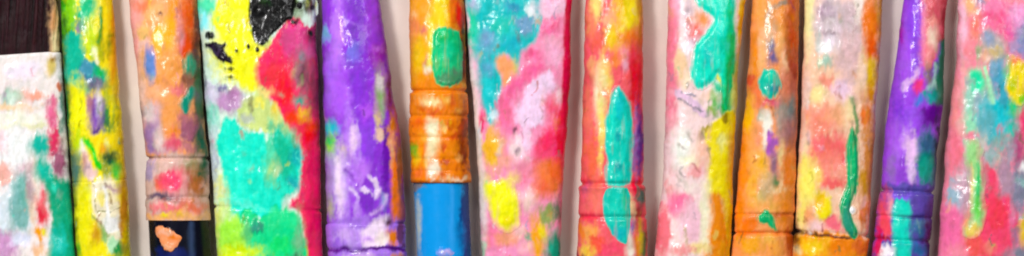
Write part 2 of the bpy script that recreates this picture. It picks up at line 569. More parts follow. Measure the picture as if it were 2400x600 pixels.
# ------------------------------------------------------------------ 3: orange brush with black handle
b = Brush(3, [(0, 303, 462), (150, 320, 470), (300, 336, 480), (370, 343, 487), (510, 345, 492), (600, 350, 499)], 62, 2.0, 0.0,
          (250, 165, 110), [
    E(315, 60, 22, 110, (252, 166, 165)), E(390, 345, 40, 18, (196, 140, 160)), E(372, 190, 14, 30, (246, 190, 170)), E(425, 265, 12, 26, (232, 130, 120)), E(372, 262, 16, 24, (225, 180, 175)), E(340, 110, 12, 24, (248, 190, 175)), E(424, 150, 10, 24, (246, 130, 90)), E(332, 230, 18, 90, (238, 195, 182)), E(345, 15, 25, 14, (238, 118, 80)),
    E(368, 32, 22, 24, (250, 178, 118)), E(378, 38, 4, 4, (120, 60, 30)), E(340, 75, 15, 20, (252, 190, 120)),
    E(412, 32, 17, 44, (255, 150, 50)), E(388, 92, 24, 32, (255, 188, 15)), E(402, 70, 12, 24, (255, 170, 30)),
    E(441, 45, 18, 66, (228, 90, 30)), E(440, 105, 18, 22, (226, 82, 30)), E(423, 80, 7, 42, (216, 140, 142)),
    E(462, 100, 8, 120, (120, 50, 30)), E(400, 175, 34, 62, (255, 160, 90)), E(420, 212, 22, 20, (226, 122, 120)),  # dark strips along the right edge, here and below, paint in its shade
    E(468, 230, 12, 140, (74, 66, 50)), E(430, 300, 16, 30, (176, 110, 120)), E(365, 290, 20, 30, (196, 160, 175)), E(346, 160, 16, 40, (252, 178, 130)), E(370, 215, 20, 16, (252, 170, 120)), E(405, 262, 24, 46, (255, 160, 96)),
    E(445, 190, 14, 30, (150, 100, 80)), E(468, 220, 9, 60, (60, 110, 70)),
    E(352, 318, 16, 32, (160, 120, 176)), E(352, 268, 14, 16, (226, 206, 206)), E(335, 268, 6, 20, (150, 130, 140)),
    E(378, 330, 14, 24, (222, 200, 195)), E(412, 312, 15, 14, (250, 140, 60)), E(410, 336, 20, 15, (222, 90, 110)),
    E(448, 300, 20, 34, (156, 92, 112)), E(472, 340, 14, 34, (30, 95, 70)), E(440, 345, 14, 14, (190, 120, 120)),
    E(410, 372, 90, 6, (92, 66, 80), w=0.4),
    P([(335, 378), (495, 378), (495, 520), (335, 520)], (216, 180, 168)),
    E(352, 398, 16, 24, (184, 160, 196)), E(450, 390, 22, 16, (160, 150, 110)), E(462, 428, 20, 34, (176, 106, 60)),
    E(478, 395, 12, 22, (40, 90, 60)), E(382, 428, 18, 20, (250, 112, 80)), E(408, 424, 32, 30, (242, 78, 112)),
    E(436, 440, 6, 26, (226, 150, 150)), E(376, 460, 32, 8, (100, 82, 105)), E(396, 468, 20, 5, (80, 62, 72)),
    E(355, 476, 18, 10, (210, 190, 180)), E(402, 486, 46, 14, (246, 128, 130)), E(452, 486, 30, 16, (226, 120, 90)),
    E(415, 506, 80, 9, (250, 176, 112)), E(390, 503, 8, 4, (250, 215, 70)), E(428, 498, 8, 5, (252, 200, 60)),
], 'round brush with salmon orange paint above a pink ferrule and glossy black handle', crimps=[(372, 5, 4), (462, 2.5, 4)])
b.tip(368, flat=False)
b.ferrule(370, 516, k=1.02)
h = b.part('handle', 506, 1250, M_LACQ, scale=lambda v: 0.965 * (1 - max(v - 640, 0) / 1500), base=(9, 12, 26),
           layers=[E(400, 598, 40, 14, (24, 34, 96)), E(452, 560, 4, 60, (60, 78, 112), w=0.3)], mott=0.3, end1=60, lump=0.2, hscale=0.12,  # the thin pale stripe is a reflection painted on the black
           label='glossy black handle')
b.daub(P([(365, 533), (386, 530), (412, 541), (431, 553), (424, 571), (407, 586), (391, 583), (374, 562)], (246, 152, 104)),
       [E(410, 555, 14, 6, (250, 130, 60)), E(385, 540, 16, 6, (252, 180, 150)), E(395, 580, 14, 5, (250, 180, 140))], thick=3, w=0.15, film=(9, 12, 26), add=-3.5, blend=1.5, reach=5,
       label='peach teardrop of paint on the handle')
b.daub(E(355, 150, 13, 40, (108, 140, 205), rot=-4), [E(352, 122, 6, 10, (150, 140, 190)), E(358, 180, 6, 8, (120, 165, 190))], thick=2.5, blend=6, reach=10)
b.daub(E(445, 153, 13, 24, (45, 150, 115)), [E(450, 140, 5, 8, (70, 175, 140))], thick=3, blend=6, reach=10)
b.daub(P([(447, 204), (459, 208), (452, 240), (440, 262), (426, 258), (426, 240), (438, 222)], (35, 150, 125)), thick=3, w=0.8, blend=5, reach=9)

# ------------------------------------------------------------------ 4: wide flat brush, yellow, pink, turquoise
b = Brush(4, [(0, 464, 740), (150, 476, 744), (300, 488, 748), (450, 500, 751), (600, 511, 753)], 54, 3.0, 0.04,
          (212, 234, 218), [
    E(490, 14, 34, 22, (90, 220, 170)), E(479, 46, 13, 20, (140, 235, 238)), E(508, 44, 12, 20, (200, 238, 130)),
    P([(528, -60), (604, -60), (596, 60), (604, 110), (600, 160), (612, 196), (596, 215), (562, 192), (545, 160), (532, 110), (508, 72), (506, 35)],
      (246, 242, 16)),
    E(578, 90, 22, 14, (228, 225, 70)), E(576, 98, 8, 3, (160, 150, 30)), E(580, 50, 8, 10, (232, 200, 40)),
    E(560, 40, 14, 20, (236, 240, 90)), E(580, 160, 9, 5, (170, 190, 20)),
    E(612, 110, 30, 40, (212, 222, 120)), E(560, 120, 60, 70, (240, 238, 60), soft=10), E(690, 25, 26, 26, (150, 172, 142)), E(722, 12, 20, 16, (48, 58, 42)), E(695, 12, 12, 12, (120, 150, 80)),
    P([(606, 145), (640, 95), (670, 55), (692, 38), (726, 58), (756, 90), (760, 640), (718, 640), (712, 545), (704, 500), (684, 490),
       (682, 474), (700, 448), (706, 385), (704, 352), (688, 328), (662, 285), (636, 232), (606, 196)], (244, 58, 98)),
    E(694, 90, 36, 40, (212, 72, 132)), E(735, 120, 14, 80, (170, 50, 95)), E(650, 175, 34, 28, (255, 66, 78)),
    E(670, 215, 22, 40, (248, 44, 58)), E(720, 120, 16, 20, (200, 90, 140)),
    E(738, 380, 14, 60, (222, 22, 90)), E(735, 500, 18, 70, (218, 42, 90)), E(725, 320, 16, 22, (246, 40, 50)),
    E(706, 172, 19, 46, (166, 106, 122)), E(735, 215, 12, 50, (150, 60, 80)), E(712, 176, 5, 18, (70, 24, 44)),
    E(698, 48, 7, 5, (80, 24, 40)), E(728, 80, 5, 9, (86, 20, 46)),
    E(700, 234, 15, 13, (55, 160, 140)), E(708, 266, 13, 11, (252, 212, 30)), E(716, 282, 8, 6, (255, 170, 30)),
    E(730, 296, 20, 10, (226, 62, 26)), E(690, 275, 14, 16, (240, 70, 40)),
    E(538, 240, 36, 28, (186, 142, 186)), E(490, 222, 20, 26, (210, 202, 226)), E(524, 208, 12, 8, (126, 118, 158)),
    E(555, 225, 16, 14, (176, 120, 170)),
    P([(560, 262), (596, 215), (622, 200), (640, 240), (664, 282), (690, 320), (650, 318), (600, 308), (570, 290)], (205, 222, 140)),
    E(592, 242, 6, 18, (126, 126, 88)), E(612, 236, 12, 11, (242, 236, 110)), E(625, 212, 14, 10, (250, 215, 130)),
    E(645, 262, 9, 14, (240, 214, 90)), E(580, 275, 16, 10, (190, 200, 180)), E(640, 300, 16, 8, (120, 180, 120)),
    E(492, 285, 16, 34, (150, 230, 205)), E(500, 265, 8, 20, (90, 215, 180)),
    E(501, 360, 10, 66, (205, 216, 226)), E(512, 395, 5, 40, (170, 180, 190)),
    P([(520, 290), (546, 280), (580, 302), (614, 312), (636, 350), (648, 305), (665, 308), (690, 338), (708, 362), (706, 420), (690, 446),
       (668, 462), (650, 506), (560, 504), (532, 480), (526, 400), (512, 350)], (0, 232, 202)),
    E(668, 372, 32, 66, (8, 190, 150)), E(640, 392, 14, 38, (130, 204, 140)), E(634, 350, 10, 40, (90, 215, 170)),
    E(696, 368, 12, 20, (30, 170, 172)), E(690, 425, 15, 14, (30, 172, 172)), E(652, 400, 8, 12, (190, 214, 160)),
    E(518, 540, 14, 110, (228, 236, 132)), E(530, 500, 12, 50, (200, 225, 150)),
    P([(540, 530), (572, 486), (610, 508), (650, 480), (690, 496), (708, 525), (714, 640), (556, 640), (540, 540)], (8, 216, 140)),
    E(548, 556, 36, 52, (170, 242, 88)), E(562, 596, 56, 22, (216, 250, 56)), E(604, 534, 18, 12, (56, 150, 122)),
    E(580, 540, 8, 24, (90, 190, 120)), E(702, 560, 10, 44, (120, 190, 140)), E(660, 575, 24, 20, (0, 222, 120)),
    E(575, 480, 45, 6, (100, 242, 214), rot=8), E(700, 602, 24, 7, (60, 110, 80)),  # light mint line: highlight painted along the seam
], 'wide flat brush with black blots on yellow, bright pink side and turquoise middle', crimps=[(487, 0.7, 6)], flecks=40)
b.tip(486)
b.ferrule(489, 760, narrow=0.6, k=1.008)
b.handle(745, (40, 150, 140), k0=0.32)
b.daub(P([(594, -20), (688, -20), (690, 34), (668, 54), (644, 80), (618, 108), (600, 94), (588, 60), (586, 22)], (7, 5, 5)),
       [E(626, 4, 10, 6, (30, 60, 20))], thick=2.0, w=0.7, dry=0, label='large black blot of paint')
b.daub(P([(482, 102), (530, 101), (528, 118), (546, 138), (545, 150), (514, 141), (495, 122)], (24, 14, 30)),
       [E(505, 120, 10, 6, (60, 45, 75))], thick=2, w=0.6, dry=0, label='black slanted blot of paint')
b.daub(E(492, 84, 10, 10, (8, 12, 10)), thick=3, w=0.3)
b.daub(E(703, 13, 8, 9, (12, 8, 8)), thick=3, w=0.3)
b.daub(E(541, 162, 10, 5, (80, 80, 30)), thick=2, w=0.3)
b.daub(E(541, 181, 9, 4, (90, 92, 30)), thick=2, w=0.3)
for sx, sy, sr in ((604, 118, 4), (586, 110, 3), (690, 52, 4), (728, 78, 5), (556, 120, 3), (735, 20, 5)):
    b.daub(E(sx, sy, sr, sr * 1.5, (20, 18, 16)), thick=2, w=0.8, blend=2)

# ------------------------------------------------------------------ 5: purple brush
b = Brush(5, [(0, 753, 888), (60, 755, 899), (150, 757, 911), (210, 759, 919), (300, 762, 936), (400, 764, 944), (500, 766, 949), (600, 769, 950)],
          62, 2.2, 0.0, (138, 62, 208), [
    E(790, 110, 16, 130, (182, 118, 242)), E(838, 60, 20, 90, (122, 55, 192)), E(870, 40, 14, 60, (150, 70, 205)),
    E(762, 80, 8, 20, (126, 180, 222)), E(832, 130, 16, 22, (118, 110, 216)), E(775, 200, 10, 60, (165, 105, 238)),
    E(840, 215, 16, 70, (132, 62, 210)), E(806, 230, 18, 60, (170, 95, 240)), E(885, 130, 18, 30, (146, 40, 172)),
    E(884, 115, 10, 6, (190, 100, 225)), E(858, 262, 14, 20, (176, 88, 232)), E(855, 330, 30, 50, (140, 70, 218)),
    E(894, 226, 17, 68, (184, 140, 172)), E(893, 238, 9, 42, (130, 180, 98)), E(893, 196, 8, 14, (226, 215, 220)), E(885, 285, 7, 24, (206, 180, 140)),
    E(915, 226, 8, 76, (118, 36, 96)), E(921, 290, 12, 28, (216, 130, 40)),
    E(892, 314, 14, 15, (228, 192, 170)), E(905, 305, 10, 8, (226, 150, 60)),
    E(906, 370, 9, 76, (98, 30, 160)), E(934, 420, 12, 130, (160, 100, 70)),
    P([(914, 308), (922, 318), (927, 400), (936, 450), (944, 500), (942, 562), (916, 572), (904, 542), (918, 500), (914, 430), (912, 350)],
      (246, 124, 28)), E(917, 350, 4, 36, (252, 188, 150)), E(930, 480, 9, 24, (255, 120, 50)),
    E(776, 302, 19, 14, (50, 190, 205)), E(778, 346, 16, 28, (150, 232, 28)), E(774, 330, 10, 8, (60, 205, 110)),
    E(826, 335, 13, 42, (236, 206, 236)), E(806, 350, 11, 12, (204, 184, 164)), E(815, 385, 8, 30, (190, 150, 200)),
    E(790, 420, 24, 60, (186, 156, 230)), E(802, 440, 14, 70, (204, 168, 238)), E(798, 440, 8, 60, (234, 210, 244)), E(818, 300, 6, 60, (178, 120, 236)), E(842, 380, 5, 50, (196, 150, 238)),
    E(774, 420, 9, 40, (160, 140, 196)), E(772, 486, 10, 26, (176, 176, 156)), E(830, 420, 14, 50, (170, 110, 228)),
    S([(864, 412), (882, 425), (888, 446), (876, 460), (852, 442)], 6, (228, 204, 238)), E(846, 430, 8, 6, (120, 50, 190)),
    S([(790, 372), (796, 410), (792, 450)], 4, (240, 220, 246)), S([(822, 440), (842, 462), (838, 492)], 4, (222, 196, 240)), S([(870, 500), (896, 478), (905, 456)], 4, (216, 180, 236)), S([(812, 395), (828, 420)], 3, (120, 60, 180)), E(850, 400, 16, 24, (186, 120, 236)), E(862, 475, 22, 22, (120, 50, 190)), E(840, 510, 10, 30, (180, 130, 230)),
    P([(760, 522), (955, 520), (955, 640), (760, 640)], (164, 116, 222)),
    E(812, 552, 27, 20, (202, 164, 236)), E(790, 575, 14, 14, (150, 100, 215)),
    P([(848, 548), (868, 524), (898, 502), (910, 510), (906, 540), (900, 570), (872, 580), (852, 572)], (240, 216, 246)),
    E(866, 560, 14, 5, (190, 140, 225)), E(914, 516, 9, 9, (84, 44, 60)), E(922, 552, 17, 18, (244, 132, 42)), E(898, 560, 14, 14, (250, 225, 220)),
    E(942, 540, 7, 50, (120, 60, 110)),
    S([(770, 588), (810, 582), (850, 588), (890, 578), (945, 584)], 4.5, (86, 18, 130)),
    E(850, 604, 50, 9, (206, 170, 226)), E(930, 602, 12, 8, (220, 140, 110)),
], 'purple brush widening downwards, with an orange streak and lilac swirls', crimps=[(521, 1, 5), (584, 3, 4)], flecks=6)
b.tip(520, flat=False)
b.ferrule(522, 780, narrow=0.75, k=1.006)
b.handle(765, (110, 60, 150), k0=0.6)

# ------------------------------------------------------------------ 6: orange brush, blue handle
b = Brush(6, [(0, 959, 1086), (200, 962, 1092), (300, 963, 1097), (430, 966, 1101), (600, 975, 1108)], 62, 2.0, 0.0,
          (255, 160, 58), [
    E(974, 60, 18, 40, (250, 142, 92)), E(985, 15, 20, 26, (255, 165, 70)), E(1030, 25, 20, 54, (255, 212, 10)),
    E(1074, 30, 16, 46, (224, 48, 20)), E(1058, 20, 8, 34, (240, 120, 20)), E(985, 122, 16, 36, (255, 194, 20)),
    E(993, 70, 5, 6, (222, 110, 110)), E(1003, 148, 7, 7, (226, 130, 120)), E(1012, 118, 7, 40, (225, 235, 90)), E(1006, 165, 8, 8, (252, 240, 220)),
    E(1084, 130, 9, 80, (110, 45, 20)), E(1000, 190, 24, 16, (255, 150, 50)), E(1065, 204, 24, 6, (250, 190, 80)),  # dark brown right edge: shade painted into the orange
    P([(950, 216), (1110, 216), (1110, 430), (950, 430)], (244, 136, 46)),
    E(1010, 238, 20, 12, (255, 218, 160)), E(1050, 232, 14, 8, (250, 180, 90)), E(1014, 300, 16, 22, (255, 236, 200)), E(1010, 340, 12, 30, (255, 226, 180)),  # pale column: cream paint with the ferrule's highlight painted in
    E(1018, 395, 15, 24, (252, 226, 200)), E(1020, 262, 14, 6, (230, 100, 60)), E(985, 285, 18, 8, (240, 110, 20)),
    E(1060, 238, 7, 18, (205, 90, 10)), E(1055, 290, 9, 14, (196, 84, 10)), E(1062, 322, 18, 6, (215, 90, 10)), E(1058, 352, 20, 10, (235, 140, 50)),
    E(1045, 375, 10, 6, (190, 80, 10)), E(1060, 396, 20, 14, (240, 130, 40)), E(1088, 330, 12, 90, (150, 62, 12)),  # brown right edge of the ferrule is painted shade too
    E(980, 368, 14, 18, (255, 200, 20)), E(969, 350, 6, 14, (110, 184, 60)), E(982, 408, 16, 14, (245, 120, 60)), E(1072, 418, 24, 6, (250, 205, 170)),
    E(1030, 428, 75, 4, (110, 46, 10), w=0.3), E(1040, 300, 8, 8, (250, 190, 110)), E(1075, 262, 9, 6, (248, 170, 90)), E(1078, 372, 9, 8, (245, 165, 90)), E(1040, 345, 7, 7, (200, 80, 15)), E(992, 325, 7, 12, (250, 170, 70)), E(1035, 405, 8, 6, (210, 95, 30)), E(1084, 300, 8, 10, (185, 75, 10)), E(990, 258, 8, 7, (205, 90, 20)),
], 'round orange brush with a green daub, a gleaming orange ferrule and a bright blue handle',
          crimps=[(213, 4, 3.5), (272, 3, 4), (322, 2, 4), (372, 2, 4), (400, 1.5, 3)])
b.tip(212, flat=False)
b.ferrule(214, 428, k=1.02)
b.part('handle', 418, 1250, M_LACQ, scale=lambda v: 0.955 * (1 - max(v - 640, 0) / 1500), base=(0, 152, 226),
       layers=[E(981, 440, 14, 8, (120, 120, 130)), E(981, 520, 5, 50, (196, 206, 190), w=0.8), E(1098, 500, 17, 170, (8, 62, 132)),  # navy right side: the handle's shade put into its colour
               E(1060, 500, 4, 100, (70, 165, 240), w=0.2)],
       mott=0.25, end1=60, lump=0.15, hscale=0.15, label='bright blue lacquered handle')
b.daub(P([(1016, 84), (1034, 66), (1064, 70), (1081, 86), (1085, 150), (1084, 186), (1060, 202), (1030, 200), (1016, 170)], (8, 198, 128)),
       [E(1055, 184, 30, 14, (84, 150, 108)), E(1050, 130, 14, 34, (0, 205, 150)), E(1070, 165, 9, 8, (100, 140, 110)), E(1040, 88, 16, 8, (30, 185, 100))],
       thick=8, w=0.4, label='thick green daub of paint')
b.daub(E(1046, 592, 24, 11, (124, 152, 226)), [E(1050, 594, 10, 4, (190, 170, 220))], thick=3, film=(0, 152, 226), add=-4, blend=2, reach=5)

# ------------------------------------------------------------------ 7: wide flat pink brush
b = Brush(7, [(0, 1091, 1340), (150, 1102, 1336), (300, 1114, 1328), (450, 1124, 1318), (600, 1131, 1311)], 50, 3.0, 0.0,
          (246, 146, 180), [
    E(1108, 200, 12, 420, (232, 226, 232), rot=-4, w=0.4),
    P([(1104, -60), (1270, -60), (1268, 40), (1260, 90), (1236, 110), (1222, 130), (1206, 162), (1186, 130), (1170, 150), (1178, 200), (1170, 250),
       (1156, 292), (1138, 285), (1128, 240), (1124, 170), (1108, 100)], (8, 186, 186)),
    E(1142, 98, 18, 30, (108, 152, 190)), E(1230, 55, 24, 22, (112, 156, 190)), E(1200, 18, 16, 10, (60, 150, 180)),
    E(1180, 60, 26, 18, (0, 196, 180)), E(1200, 105, 18, 10, (0, 180, 200)), E(1108, 62, 10, 34, (60, 208, 165)),
    E(1242, 18, 10, 12, (232, 240, 250)), E(1112, 8, 10, 12, (190, 190, 225)), E(1146, 218, 14, 30, (0, 200, 205)), E(1145, 162, 14, 16, (90, 160, 190)),
    E(1305, 16, 40, 26, (250, 194, 218)), E(1288, 62, 22, 24, (242, 122, 166)), E(1300, 62, 16, 4, (225, 90, 130), rot=-30), E(1296, 100, 22, 16, (250, 170, 195)),
    E(1246, 130, 16, 10, (236, 90, 140)),
    S([(1337, -20), (1330, 150), (1320, 300), (1306, 420)], 11, (208, 30, 76), w=0.4),
    P([(1164, 146), (1184, 128), (1206, 164), (1196, 202), (1178, 190)], (250, 160, 108)), E(1206, 160, 4, 12, (226, 200, 90)),
    S([(1180, 235), (1218, 192), (1256, 158), (1292, 135)], 13, (240, 104, 152), soft=8, w=1.4), E(1298, 130, 22, 26, (250, 176, 206)),
    E(1182, 275, 20, 46, (250, 112, 152)),
    P([(1214, 245), (1248, 192), (1290, 162), (1302, 200), (1282, 240), (1266, 292), (1226, 304), (1208, 282)], (250, 208, 236)),
    E(1156, 276, 9, 9, (205, 232, 240)), E(1292, 250, 16, 26, (242, 92, 122)), E(1306, 230, 8, 20, (250, 205, 215)), E(1306, 285, 12, 34, (226, 30, 70)),
    E(1128, 285, 8, 24, (226, 60, 110)),
    E(1186, 310, 22, 18, (244, 132, 172)), E(1214, 350, 22, 32, (250, 216, 216)), E(1232, 325, 14, 30, (250, 200, 225)),
    E(1156, 352, 24, 46, (250, 188, 82)), E(1150, 345, 12, 24, (250, 175, 60)), E(1185, 375, 16, 20, (248, 165, 150)),
    E(1212, 352, 5, 5, (90, 60, 80)), E(1208, 303, 4, 4, (110, 60, 80)),
    P([(1262, 320), (1300, 290), (1320, 300), (1318, 390), (1290, 392), (1262, 380), (1246, 360)], (246, 78, 118), soft=10), E(1312, 340, 10, 50, (232, 30, 70)), E(1285, 330, 16, 20, (250, 60, 100)), E(1225, 400, 14, 22, (246, 140, 165)),
    P([(1252, 385), (1290, 380), (1316, 400), (1314, 450), (1280, 462), (1250, 440)], (255, 124, 76), soft=12), E(1270, 440, 16, 16, (250, 105, 80)), E(1300, 400, 14, 22, (250, 110, 60)),
    E(1240, 470, 16, 26, (246, 204, 196)), E(1195, 420, 16, 12, (250, 215, 120)), E(1140, 440, 10, 20, (230, 226, 130)),
    E(1150, 562, 26, 44, (250, 126, 160)), E(1190, 560, 28, 20, (250, 156, 122)), E(1185, 592, 40, 10, (250, 150, 192)), E(1218, 545, 16, 16, (245, 190, 185)),
    E(1284, 505, 20, 24, (150, 166, 100)), E(1258, 560, 16, 44, (250, 166, 50)), E(1274, 545, 9, 20, (250, 215, 50)), E(1238, 556, 7, 12, (130, 160, 130)),
    E(1306, 490, 10, 24, (110, 120, 100)), E(1300, 580, 20, 42, (8, 160, 130)), E(1230, 580, 16, 18, (246, 170, 180)),
    E(1124, 400, 7, 150, (236, 226, 214), rot=-4, w=0.4), E(1132, 590, 7, 20, (190, 225, 190)),
], 'wide pink flat brush with teal over its top and a yellow patch low down', flecks=40)
b.tip(640, mott=1.1)
b.ferrule(645, 800, narrow=0.75, k=1.01, base=(190, 186, 180), layers=[])
b.handle(785, (206, 90, 120), k0=0.4)
b.daub(P([(1138, 442), (1160, 426), (1200, 430), (1218, 478), (1215, 520), (1194, 540), (1170, 530), (1154, 496)], (255, 240, 0)),
       [E(1190, 520, 14, 12, (255, 225, 20)), E(1150, 455, 8, 10, (240, 240, 70))], thick=2.5, w=1.4, edge=18, blend=12, reach=16, label='soft yellow patch of paint')

# ------------------------------------------------------------------ 8: coral brush with turquoise ovals
b = Brush(8, [(0, 1372, 1506), (150, 1369, 1506), (300, 1365, 1507), (430, 1361, 1509), (600, 1352, 1517)], 62, 2.1, 0.0,
          (250, 100, 108), [
    E(1396, 20, 14, 34, (250, 226, 134)), E(1424, 45, 12, 20, (250, 170, 130)), E(1470, 28, 32, 60, (255, 215, 0)), E(1450, 26, 8, 24, (250, 180, 10)),
    E(1432, 92, 22, 30, (252, 198, 20)), E(1476, 88, 22, 16, (240, 124, 40)), E(1385, 62, 14, 30, (250, 132, 102)), E(1400, 100, 14, 22, (248, 105, 90)),
    E(1502, 40, 6, 60, (205, 150, 20)), E(1463, 146, 10, 24, (250, 172, 188)), E(1490, 185, 17, 74, (246, 42, 58)), E(1468, 180, 8, 12, (245, 90, 90)),
    E(1440, 140, 16, 20, (252, 130, 70)), E(1418, 180, 13, 44, (252, 216, 110), rot=-12), E(1402, 225, 13, 62, (250, 226, 192)), E(1410, 290, 8, 60, (235, 225, 120)),
    E(1383, 180, 4, 11, (168, 56, 56)), E(1388, 150, 12, 22, (252, 165, 120)), E(1380, 270, 12, 60, (250, 122, 105)), E(1390, 380, 16, 50, (250, 110, 80)),
    E(1407, 360, 6, 40, (250, 200, 110)), E(1497, 330, 9, 78, (94, 38, 140)), E(1492, 432, 16, 20, (232, 18, 62)), E(1488, 330, 4, 60, (150, 120, 190)),
    E(1390, 425, 30, 8, (225, 40, 60)), E(1395, 465, 18, 34, (250, 120, 108)), E(1378, 505, 24, 9, (232, 56, 80)),
    E(1502, 462, 11, 26, (88, 110, 98)), E(1490, 500, 13, 26, (150, 48, 48)), E(1478, 485, 6, 26, (245, 210, 160)), E(1480, 535, 6, 14, (120, 80, 170)),
    E(1384, 550, 22, 26, (250, 160, 92)), E(1380, 588, 20, 16, (252, 214, 84)), E(1362, 545, 9, 20, (245, 130, 60)), E(1430, 585, 30, 20, (240, 80, 108)), E(1400, 570, 18, 16, (246, 90, 70)),
    E(1477, 582, 9, 32, (252, 238, 220)), E(1492, 572, 6, 34, (235, 140, 40)), E(1508, 570, 8, 34, (70, 120, 70)), E(1500, 555, 4, 24, (225, 205, 60)),
    E(1360, 600, 8, 6, (50, 30, 20)),
], 'slim coral red brush with two long turquoise ovals of thick paint down its front', crimps=[(430, 4, 4), (508, 4, 4), (440, -2, 5)])
b.tip(430, flat=False)
b.ferrule(432, 770, narrow=0.8, k=1.015)
b.handle(755, (180, 60, 50), k0=0.66)
b.daub(P([(1448, 204), (1464, 222), (1478, 265), (1483, 320), (1480, 375), (1474, 432), (1422, 432), (1421, 380), (1416, 330), (1420, 275), (1432, 222)], (0, 206, 186)),
       [E(1445, 318, 7, 10, (10, 160, 165)), E(1448, 390, 8, 12, (10, 165, 165)), E(1430, 300, 7, 50, (30, 215, 190)), E(1450, 250, 10, 24, (10, 200, 200))], thick=6, w=0.5,
       edge=17, blend=4.5, label='upper turquoise oval')
b.daub(P([(1422, 440), (1450, 436), (1474, 442), (1480, 490), (1475, 556), (1464, 574), (1432, 546), (1413, 510), (1411, 468)], (4, 200, 180)),
       [E(1450, 545, 16, 16, (20, 180, 190)), E(1440, 480, 12, 20, (20, 210, 185)), E(1466, 470, 5, 24, (60, 190, 140))], thick=6, w=0.5, edge=17, blend=4.5, label='lower turquoise oval')

# ------------------------------------------------------------------ 9: pale pink brush with turquoise drip
b = Brush(9, [(0, 1568, 1746), (150, 1563, 1730), (300, 1560, 1722), (430, 1553, 1716), (600, 1533, 1708)], 56, 2.5, 0.04,
          (251, 212, 210), [
    E(1575, 100, 17, 200, (246, 132, 154), w=0.7), E(1590, 18, 14, 30, (250, 170, 192)), E(1600, 20, 7, 40, (250, 235, 238)), E(1614, 45, 8, 44, (182, 160, 172)),
    E(1630, 72, 18, 22, (236, 102, 92)), E(1645, 48, 20, 18, (250, 152, 92)), E(1625, 95, 12, 10, (190, 130, 150)), E(1606, 110, 14, 12, (250, 232, 240)),
    E(1596, 155, 13, 42, (250, 204, 164)), E(1608, 190, 8, 16, (240, 220, 190)),
    E(1704, 160, 24, 130, (30, 196, 110), w=0.5), E(1697, 236, 8, 36, (20, 180, 80)), E(1680, 215, 8, 30, (60, 200, 150)),
    E(1737, 45, 9, 70, (240, 192, 40), rot=5), E(1722, 200, 9, 70, (205, 215, 120), rot=6), E(1683, 180, 8, 16, (215, 215, 100)), E(1662, 225, 20, 14, (250, 205, 180)),
    S([(1588, 216), (1620, 238), (1650, 266)], 8, (226, 192, 216)), S([(1592, 230), (1612, 240), (1645, 262)], 2, (140, 130, 142)), S([(1600, 214), (1625, 224)], 2, (150, 140, 160)),
    E(1668, 262, 14, 8, (150, 172, 80)), E(1672, 240, 7, 22, (120, 190, 110)),
    P([(1646, 305), (1690, 274), (1724, 264), (1724, 400), (1716, 640), (1700, 640), (1692, 476), (1660, 466), (1656, 372), (1648, 335)], (255, 222, 0)),
    E(1690, 332, 12, 16, (250, 236, 140)), E(1642, 316, 8, 10, (100, 105, 80)), E(1700, 275, 8, 10, (150, 130, 20)), E(1712, 370, 8, 60, (232, 190, 90)), E(1655, 300, 12, 6, (170, 150, 30)),
    P([(1660, 462), (1692, 466), (1702, 540), (1704, 640), (1644, 640), (1652, 540)], (252, 142, 18)), E(1705, 520, 6, 80, (252, 205, 30)), E(1690, 590, 10, 20, (250, 160, 40)),
    E(1636, 362, 22, 40, (250, 186, 164)), E(1598, 345, 24, 42, (255, 246, 234)), E(1615, 380, 14, 14, (254, 240, 205)), E(1635, 405, 18, 14, (246, 165, 165)),
    S([(1590, 340), (1606, 350)], 2, (160, 150, 140)), S([(1585, 410), (1600, 424)], 2, (160, 150, 140)), S([(1612, 310), (1624, 330)], 2, (170, 160, 150)), S([(1626, 385), (1640, 402)], 2, (190, 120, 120)),
    E(1588, 475, 34, 30, (250, 140, 166)), E(1592, 478, 14, 20, (238, 108, 150)), E(1618, 520, 30, 46, (250, 192, 206)), E(1552, 545, 18, 60, (250, 120, 132)), E(1570, 440, 12, 12, (252, 165, 165)),
    E(1652, 510, 11, 80, (252, 236, 202)), E(1635, 580, 24, 12, (250, 216, 150)), E(1600, 585, 22, 12, (235, 150, 150)), E(1610, 440, 24, 12, (250, 225, 215)),
], 'pale pink and cream brush with a glossy turquoise drip above yellow paint', flecks=34)
b.tip(640)
b.ferrule(645, 790, narrow=0.8, k=1.01, base=(190, 186, 180), layers=[])
b.handle(775, (214, 170, 110), k0=0.55)
b.daub(P([(1634, -10), (1716, -10), (1720, 50), (1722, 120), (1714, 170), (1706, 230), (1700, 256), (1692, 240), (1690, 200), (1680, 172), (1666, 194),
          (1645, 207), (1626, 204), (1617, 176), (1624, 120), (1636, 96), (1656, 76), (1670, 50), (1662, 34), (1640, 18)], (0, 222, 192)),
       [E(1710, 130, 14, 110, (20, 196, 110)), E(1698, 235, 10, 30, (20, 182, 84)), E(1690, 55, 12, 30, (10, 226, 200)), E(1700, 110, 8, 20, (60, 200, 160)), E(1655, 130, 14, 30, (20, 205, 190)), E(1636, 188, 12, 14, (0, 225, 200))],
       thick=8, w=0.6, edge=15, blend=4.5, label='glossy turquoise drip')

